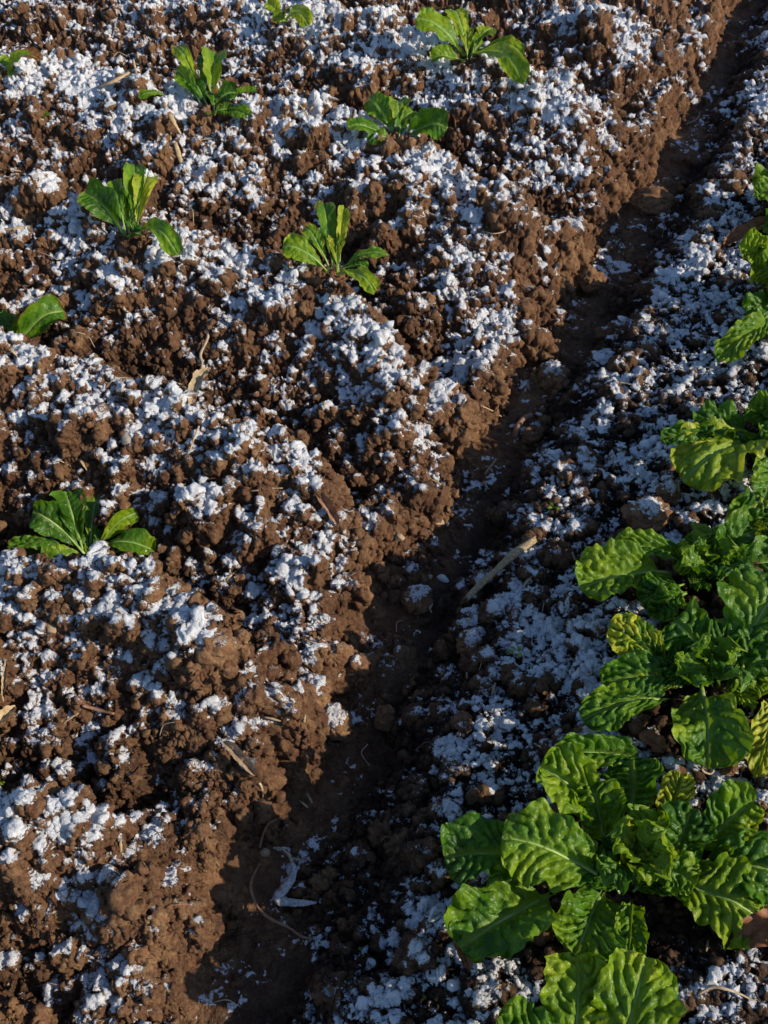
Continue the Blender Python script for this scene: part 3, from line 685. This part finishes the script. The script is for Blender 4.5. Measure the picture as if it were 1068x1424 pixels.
lettuce('lettuce', (1108, 300), 'lettuce showing only a rounded green leaf tip at the right border', [
    (1095, 290, 1048, 272, 46, .44, dict(zt=.07)), (1110, 290, 1100, 240, 60, .4, dict(zt=.12)), (1110, 300, 1150, 270, 60, .4, dict(zt=.1)), (1105, 300, 1090, 320, 50, .4, dict(zt=.03)), (1100, 290, 1095, 235, 90, .4, dict(zt=.2)), (1120, 290, 1150, 235, 100, .35, dict(zt=.2)), (1130, 290, 1200, 290, 100, .4, dict(zt=.15)), (1110, 290, 1110, 330, 90, .4, dict(zt=.13))], GR, base=0, **big)

# ------------------------------------------------------------------ things lying on the soil
def lie(pts, lift_=0.004):
    """points on the soil under a list of pixels (optionally with a height in metres as third number)"""
    return np.array([surf(p[0], p[1]) + ZUP * (lift_ + (p[2] if len(p) > 2 else 0)) for p in pts])
def strand(name, label, cat, pts, wpx, mat, group=None, flat=0.6, lift_=0.004, split=False, ns=8, sub=6):
    P_ = lie(pts, lift_); w = [max(x * depth_of(P_[0]) / F_PX / 2, 0.0004) for x in (wpx if isinstance(wpx, (list, tuple)) else [wpx])]
    if len(w) == 1: w = w * 2
    o = tube(name, P_, w, mat, None, flat, ns, sub, 0.12, int(pts[0][0] * 7 + pts[0][1]), split)
    return tag(o, label, cat, group)

strand('straw_stalk', 'pale broken stalk lying on the edge of the furrow', 'stalk', [(650, 843, .020), (668, 826, .022), (690, 807, .024), (712, 787, .025), (738, 768, .024)], [8, 10, 9, 12, 10], M_STALK, None, .75, .006, True, 14)
strand('straw_stalk', 'short bleached straw pointing down the crest under the lettuce with a yellowish leaf', 'stalk', [(228, 148, .006), (240, 170, .006), (252, 190, .004)], [6, 7, 4], M_STRAW, None, .5)
strand('straw_stalk', 'upright pale straw splinter standing in snow below the bleached straw', 'stalk', [(245, 206, .012), (250, 222, .01), (255, 238, .004)], [6, 8, 3], M_STRAW, None, .5)
strand('straw_stalk', 'forked tan straw leaning over a dark hollow at the upper left', 'stalk', [(142, 128, .012), (160, 122, .016), (181, 112, .02)], [8, 8, 5], M_STRAW, None, .5)
strand('straw_stalk', 'thin white straw standing upright left of a dark hollow', 'stalk', [(187, 92, .02), (190, 108, .014), (193, 126, .006)], [3, 4, 2.5], M_STRAW, None, .6)
strand('straw_stalk', 'split straw leaning on the leftmost leaf of the snow tipped lettuce', 'stalk', [(131, 318, .03), (137, 305, .045), (142, 290, .055)], [8, 7, 2], M_STRAW, None, .5)
strand('straw_stalk', 'flat grey straw lying across the soil at the left border', 'stalk', [(0, 326, .006), (22, 324, .008), (46, 319, .006)], [7, 7, 4], M_STRAW, None, .5)
strand('straw_stalk', 'thin dull twig lying across the snow near the left border', 'twig', [(116, 986, .006), (138, 993, .008), (160, 997, .005)], [5, 6, 4], M_ROOT)
strand('root', 'long thin brown root hanging down a clod above the dry pointed leaf', 'root', [(287, 460, .012), (290, 475, .01), (280, 500, .012), (282, 515, .01), (270, 540, .008), (252, 556, .006)], [4, 5, 3, 2], M_PALEROOT)
strand('root', 'thin straight stem hanging below the dry pointed leaf', 'root', [(278, 600, .01), (272, 614, .01), (265, 632, .006)], [3, 3, 2], M_STRAW)
strand('root', 'red brown root curving over the bare mud', 'root', [(385, 1146, .01), (374, 1154, .014), (366, 1170, .012), (362, 1184, .008)], [5, 5, 4, 3], M_ROOT)
strand('root', 'long knotted pinkish root running along the furrow floor', 'root', [(362, 1207, .01), (352, 1228, .012), (350, 1242, .008), (360, 1268, .01), (378, 1284, .01), (402, 1296, .012), (420, 1308, .01), (436, 1309, .006)], [3, 4.5, 5, 3.5, 4.5, 3.2, 4, 1.6], M_ROOT)
strand('root', 'curved pink root end sticking out of the dark furrow', 'root', [(716, 612, .004), (719, 602, .014), (727, 594, .02), (737, 589, .022)], [8, 9, 9, 8], M_ROOT, None, .9)
strand('root', 'short tan rootlet lying on the sunlit mud of the furrow', 'root', [(668, 569, .006), (682, 575, .006), (697, 583, .004)], [3, 3, 2], M_STRAW)
strand('root', 'slim white root emerging from under the yellowed leaf', 'root', [(1003, 1043, .006), (1020, 1053, .01), (1042, 1066, .01), (1072, 1082, .01)], [4, 4, 5, 4], M_PALEROOT)
strand('root', 'forked pale root bent over the dark soil in the lower right corner', 'root', [(968, 1388, .008), (985, 1381, .014), (1000, 1383, .016), (1022, 1388, .012), (1048, 1397, .006)], [3, 5, 5, 4, 2], M_PALEROOT)
strand('root', 'small curled white root below the bowed lettuce leaf', 'root', [(972, 1070, .01), (975, 1082, .014), (986, 1084, .012), (990, 1074, .01), (982, 1068, .01)], [4, 4, 3, 3, 2], M_PALEROOT)
strand('root', 'thin tail of a root curling down from the grey dry leaf', 'root', [(353, 1086, .012), (364, 1100, .012), (366, 1118, .01), (357, 1138, .006)], [4, 3, 2.5, 2], M_PALEROOT)

def flat_leaf(name, label, cat, b, t, w, mat, **k):
    B = lie([b], .006)[0]; T = lie([t], .006)[0]; root = thing(name, Vector(B), label, cat)
    add_leaf(root, B, T, w * depth_of(B) / F_PX, .5, mat=mat, rib=False, **dict(dict(blister=.4, ruf=.1, nu=30, nv=15, lift=.08, u0=.02, pa=.5, pb=.5, cup=.3), **k)); return root
flat_leaf('dry_leaf', 'pointed straw coloured dry leaf standing in a gap of the crest', 'dry leaf', (264, 566), (292, 534, .03), 18, M_STRAW)
flat_leaf('dry_leaf', 'grey shrivelled dry leaf hanging over the muddy slope at the lower left', 'dry leaf', (312, 1040, .012), (356, 1086, .008), 15, M_DRY, cup=.6)
flat_leaf('dry_leaf', 'red brown dry leaf curled down the bank below the middle of the picture', 'dry leaf', (438, 690, .01), (470, 738, .01), 13, M_ROOT, cup=.6)
flat_leaf('dry_leaf', 'pale split dry leaf at the left border', 'dry leaf', (-6, 1022, .012), (27, 998, .02), 16, M_STRAW, cup=.5)
flat_leaf('dry_leaf', 'narrow pale dry leaf standing up near the left border', 'dry leaf', (8, 982, .006), (20, 940, .04), 6, M_STRAW, cup=.5)
flat_leaf('wilted_leaf', 'rust red wilted leaf lying left of the half seen lettuce', 'wilted leaf', (1075, 322, .03), (1004, 350, .01), 22, M_WILT)
flat_leaf('wilted_leaf', 'crumpled rust red leaf under the right side of the largest lettuce', 'wilted leaf', (1075, 1290, .03), (1030, 1318, .012), 40, M_WILT, ruf=.2)
flat_leaf('wilted_leaf', 'brown rotted leaf behind the largest lettuce', 'wilted leaf', (885, 1034, .02), (922, 1052, .006), 24, M_WILT, ruf=.25)
flat_leaf('wilted_leaf', 'dark brown rotted leaf under the large yellow green lettuce leaf', 'wilted leaf', (965, 655, .01), (930, 666, .01), 22, M_WILT, ruf=.2)
flat_leaf('wilted_leaf', 'dark reddish leaf hanging at the left foot of the largest lettuce', 'wilted leaf', (652, 1356, .01), (634, 1312, .02), 18, M_WILT, ruf=.1)

# the frosted twisted leaf on the furrow floor
fr = thing('frosted_leaf', Vector(lie([(388, 1250)])[0]), 'white frosted twisted leaf shaped like a hook on the furrow floor', 'frosted leaf')
def rel(pts, l_=0.006): return lie(pts, l_) - np.array(fr.location)
tube('leaf_blade', rel([(407, 1206, .014), (410, 1222, .018), (402, 1240, .02), (389, 1256, .014), (404, 1262, .012), (422, 1263, .012), (441, 1262, .01)]), [0.0015, 0.0035, 0.0055, 0.0065, 0.005, 0.004, 0.001], M_FROST, fr, .40, 12, 6, .3)
tube('stalk', rel([(381, 1185, .008), (393, 1188, .012), (402, 1197, .014), (407, 1206, .014)]), [.002, .0018, .002, .003], M_PALEROOT, fr, .8)

from mathutils import noise as mn
def lump_mesh(name, centre, r, mat, parent, seed, squash=(1, 1, .8), rough=.3, sub=5, attrs=True):
    import bmesh
    bm = bmesh.new(); bmesh.ops.create_icosphere(bm, subdivisions=sub, radius=1.0)
    V = np.array([v.co for v in bm.verts]); F = np.array([[v.index for v in f.verts] for f in bm.faces]); bm.free()
    n = V.copy(); Q_ = V * 1.0 + seed * 3.1
    d = 1 + rough * 0.9 * fbm(Q_ * 1.1, 401, 2)
    if rough < .2:
        gg = np.random.RandomState(seed); dd_ = gg.randn(9, 3); dd_ /= np.linalg.norm(dd_, axis=1, keepdims=True)
        for q_ in dd_: h_ = V @ q_; lim = gg.uniform(.62, .85); V = V - q_ * (np.maximum(h_ - lim, 0) * .85)[:, None]
    if rough > .2:
        d = d + rough * (0.9 * angular(Q_ * 1.0, 0.62, 410, .6) - .5) + rough * 0.42 * angular(Q_ * 1.0, 0.26, 420, .6) + rough * .2 * fbm(Q_ * 9, 430, 2)
    W_ = V * d[:, None] * np.asarray(squash) * r
    o = mesh_from(name, W_ + np.asarray(centre), F, mat, parent, {'lump': np.full(len(V), .75), 'wet_shade': np.zeros(len(V)), 'frost': np.clip(n[:, 2] * .35 - .35, -1, 1)} if attrs else None)
    return o, W_, F, n
def clod(px, py, wpx, label, snow_=True, squash=(1, 1, .9), rise=.45):
    g = surf(px, py); r = wpx * depth_of(g) / F_PX / 2 / 1.12; sd = int(px + py)
    root = thing('soil_clod', Vector(g), label, 'clod', 'crumbly clods standing out from the beds')
    c = np.array([0, 0, r * rise])
    o, W_, F, n = lump_mesh('clod', c, r, M_SOIL, root, sd, squash, .42)
    if snow_:
        dd = n[:, 2] - .84 + .35 * fbm(n * 2.2 + sd, 440, 3) + .55 * fbm(n * 7 + sd, 441, 3); f = F[(dd[F] > -.02).any(1)]
        off = W_ + c + np.stack([n[:, 0] * .4, n[:, 1] * .4, np.ones(len(n))], -1) * (np.clip(dd, -.3, .4) * .005 + .0008)[:, None]
        us, iv = np.unique(f, return_inverse=True)
        mesh_from('snow_cap', off[us], iv.reshape(-1, 3).astype(np.int32), M_SNOW, root, {'depth': np.clip(dd, 0, 1)[us], 'wet_shade': np.zeros(len(us))})
clod(768, 533, 44, 'snow capped clod standing alone on the furrow floor beyond the sunlit mud', True, (1, 1, 1.1))
clod(580, 838, 40, 'reddish clod with a trace of snow alone in the lower furrow beside the sunlit mud', True)
clod(655, 900, 38, 'golden clod with a snow top on the right bed below the thick stalk')
clod(436, 968, 48, 'sunlit clod with a snow top on the lip of the left bank')
clod(464, 1012, 48, 'snow covered clod on the furrow floor right below the bank')
clod(536, 1006, 36, 'tall golden clod standing upright in the furrow shade', False, (.75, .8, 1.4))
clod(626, 948, 26, 'small golden clod with snow, left of the bigger golden clod')
clod(642, 1006, 26, 'small golden clod on snow below the pair of golden clods', False)
clod(896, 722, 56, 'broad sunlit clod above the purple rimmed lettuce', True, (1.2, .9, .7))
clod(928, 690, 34, 'golden clod behind the broad sunlit clod on the right bed')
clod(838, 680, 16, 'tiny golden clod in shade on the right bed', False)
clod(905, 285, 50, 'large clod with frosted top at the far lip of the furrow', False, (1.25, 1, .75), .15)
clod(1056, 1118, 34, 'brown clod at the right border above the largest lettuce', True)
clod(820, 395, 36, 'golden clod hanging on the far bank of the furrow', False)
clod(1012, 1068, 26, 'small tan clod near the white root', False)
def pebble(px, py, wpx, label, mat, squash=(1, .8, .7)):
    g = surf(px, py); r = wpx * depth_of(g) / F_PX / 2
    o, *_ = lump_mesh('pebble', (0, 0, 0), r, mat, None, int(px * 3 + py), squash, .14, 4, False)
    o.location = Vector(g + ZUP * r * squash[2] * .25); o.rotation_euler = (0, 0, px % 3); tag(o, label, 'stone')
pebble(609, 727, 19, 'round tan pebble at the foot of the left bank', M_STONE_TAN)
pebble(555, 748, 16, 'tan pebble half sunk in the bank left of the round pebble', M_STONE_TAN)
pebble(622, 729, 8, 'tiny pale pebble touching the round tan pebble', M_STONE_WHITE)
pebble(616, 805, 20, 'white oblong pebble in the shade of the furrow', M_STONE_WHITE, (.55, 1, .6))
pebble(71, 874, 24, 'smooth tan stone lying in snow on the near left bed', M_STONE_TAN, (1.1, .8, .6))
pebble(178, 612, 24, 'angular grey stone set in the crest left of the dry pointed leaf', M_STONE_GREY, (1, .9, .8))
pebble(829, 10, 24, 'pinkish stone at the upper border', M_STONE_TAN, (1.2, .8, .6))
pebble(368, 1186, 16, 'orange brown bulb shaped stone at the end of the red brown root', M_STONE_TAN, (.9, 1, .9))
pebble(598, 803, 10, 'small tan pebble beside the white oblong pebble', M_STONE_TAN)

def weed(px, py, size, label, n=5, tone=.5):
    g = surf(px, py); root = thing('weed', Vector(g), label, 'weed'); r = size * depth_of(g) / F_PX
    for k in range(n):
        a = 2.4 * k + px; T = g + np.array([math.cos(a) * r, math.sin(a) * r, r * (.35 + .3 * rng.random())])
        add_leaf(root, g + ZUP * .003, T, r * .55, tone, rib=False, blister=.1, nu=14, nv=7, u0=.3)
weed(62, 164, 8, 'tiny seedling on the snow near the upper left lettuce', 4, .35)
weed(2, 1087, 12, 'small yellow green weed at the left border', 5, .7)
weed(578, 1238, 12, 'dark seedling on the snow left of the largest lettuce', 4, .15)
weed(560, 1388, 14, 'pair of dark seedling leaves near the lower border', 4, .12)
weed(585, 1384, 10, 'dark seedling right of the pair near the lower border', 4, .15)
weed(717, 910, 10, 'yellowish sprout on the right bed above the straw flakes', 4, .8)
weed(770, 708, 9, 'slim green sprout at the edge of the right bed', 3, .5)
weed(690, 572, 0.1, 'x') if False else None
weed(505, 1326, 9, 'thin green blade on the furrow floor near the lower border', 2, .5)

# fine rootlets and straw flakes strewn over the beds
rg = random.Random(11)
for k in range(64):
    px, py = rg.uniform(10, 1050), rg.uniform(60, 1400); a = rg.uniform(0, 6.28); ln = rg.uniform(16, 42); b = a + rg.uniform(-1.2, 1.2)
    p1 = (px, py, .006); p2 = (px + math.cos(a) * ln * .5, py + math.sin(a) * ln * .4, .012); p3 = (p2[0] + math.cos(b) * ln * .5, p2[1] + math.sin(b) * ln * .4, .004)
    strand('rootlet', 'fine thread like rootlet caught on the clods', 'rootlet', [p1, p2, p3], [1.6, 1.4, .8], M_PALEROOT if k % 3 else M_ROOT, 'fine rootlets strewn over the beds', .9, .003, False, 5, 5)
for k in range(60):
    px, py = rg.uniform(600, 1000) if k < 34 else rg.uniform(20, 600), rg.uniform(480, 1380) if k < 34 else rg.uniform(60, 1300); a = rg.uniform(0, 6.28); ln = rg.uniform(10, 30)
    strand('straw_flake', 'short dull straw flake among the crumbs', 'straw', [(px, py, .006), (px + math.cos(a) * ln * .5, py + math.sin(a) * ln * .4, .007), (px + math.cos(a) * ln, py + math.sin(a) * ln * .8, .005)], [3, 4, 2], M_DRY if k % 2 else M_STRAW, 'straw flakes strewn over the beds', .35, .003, False, 6, 3)
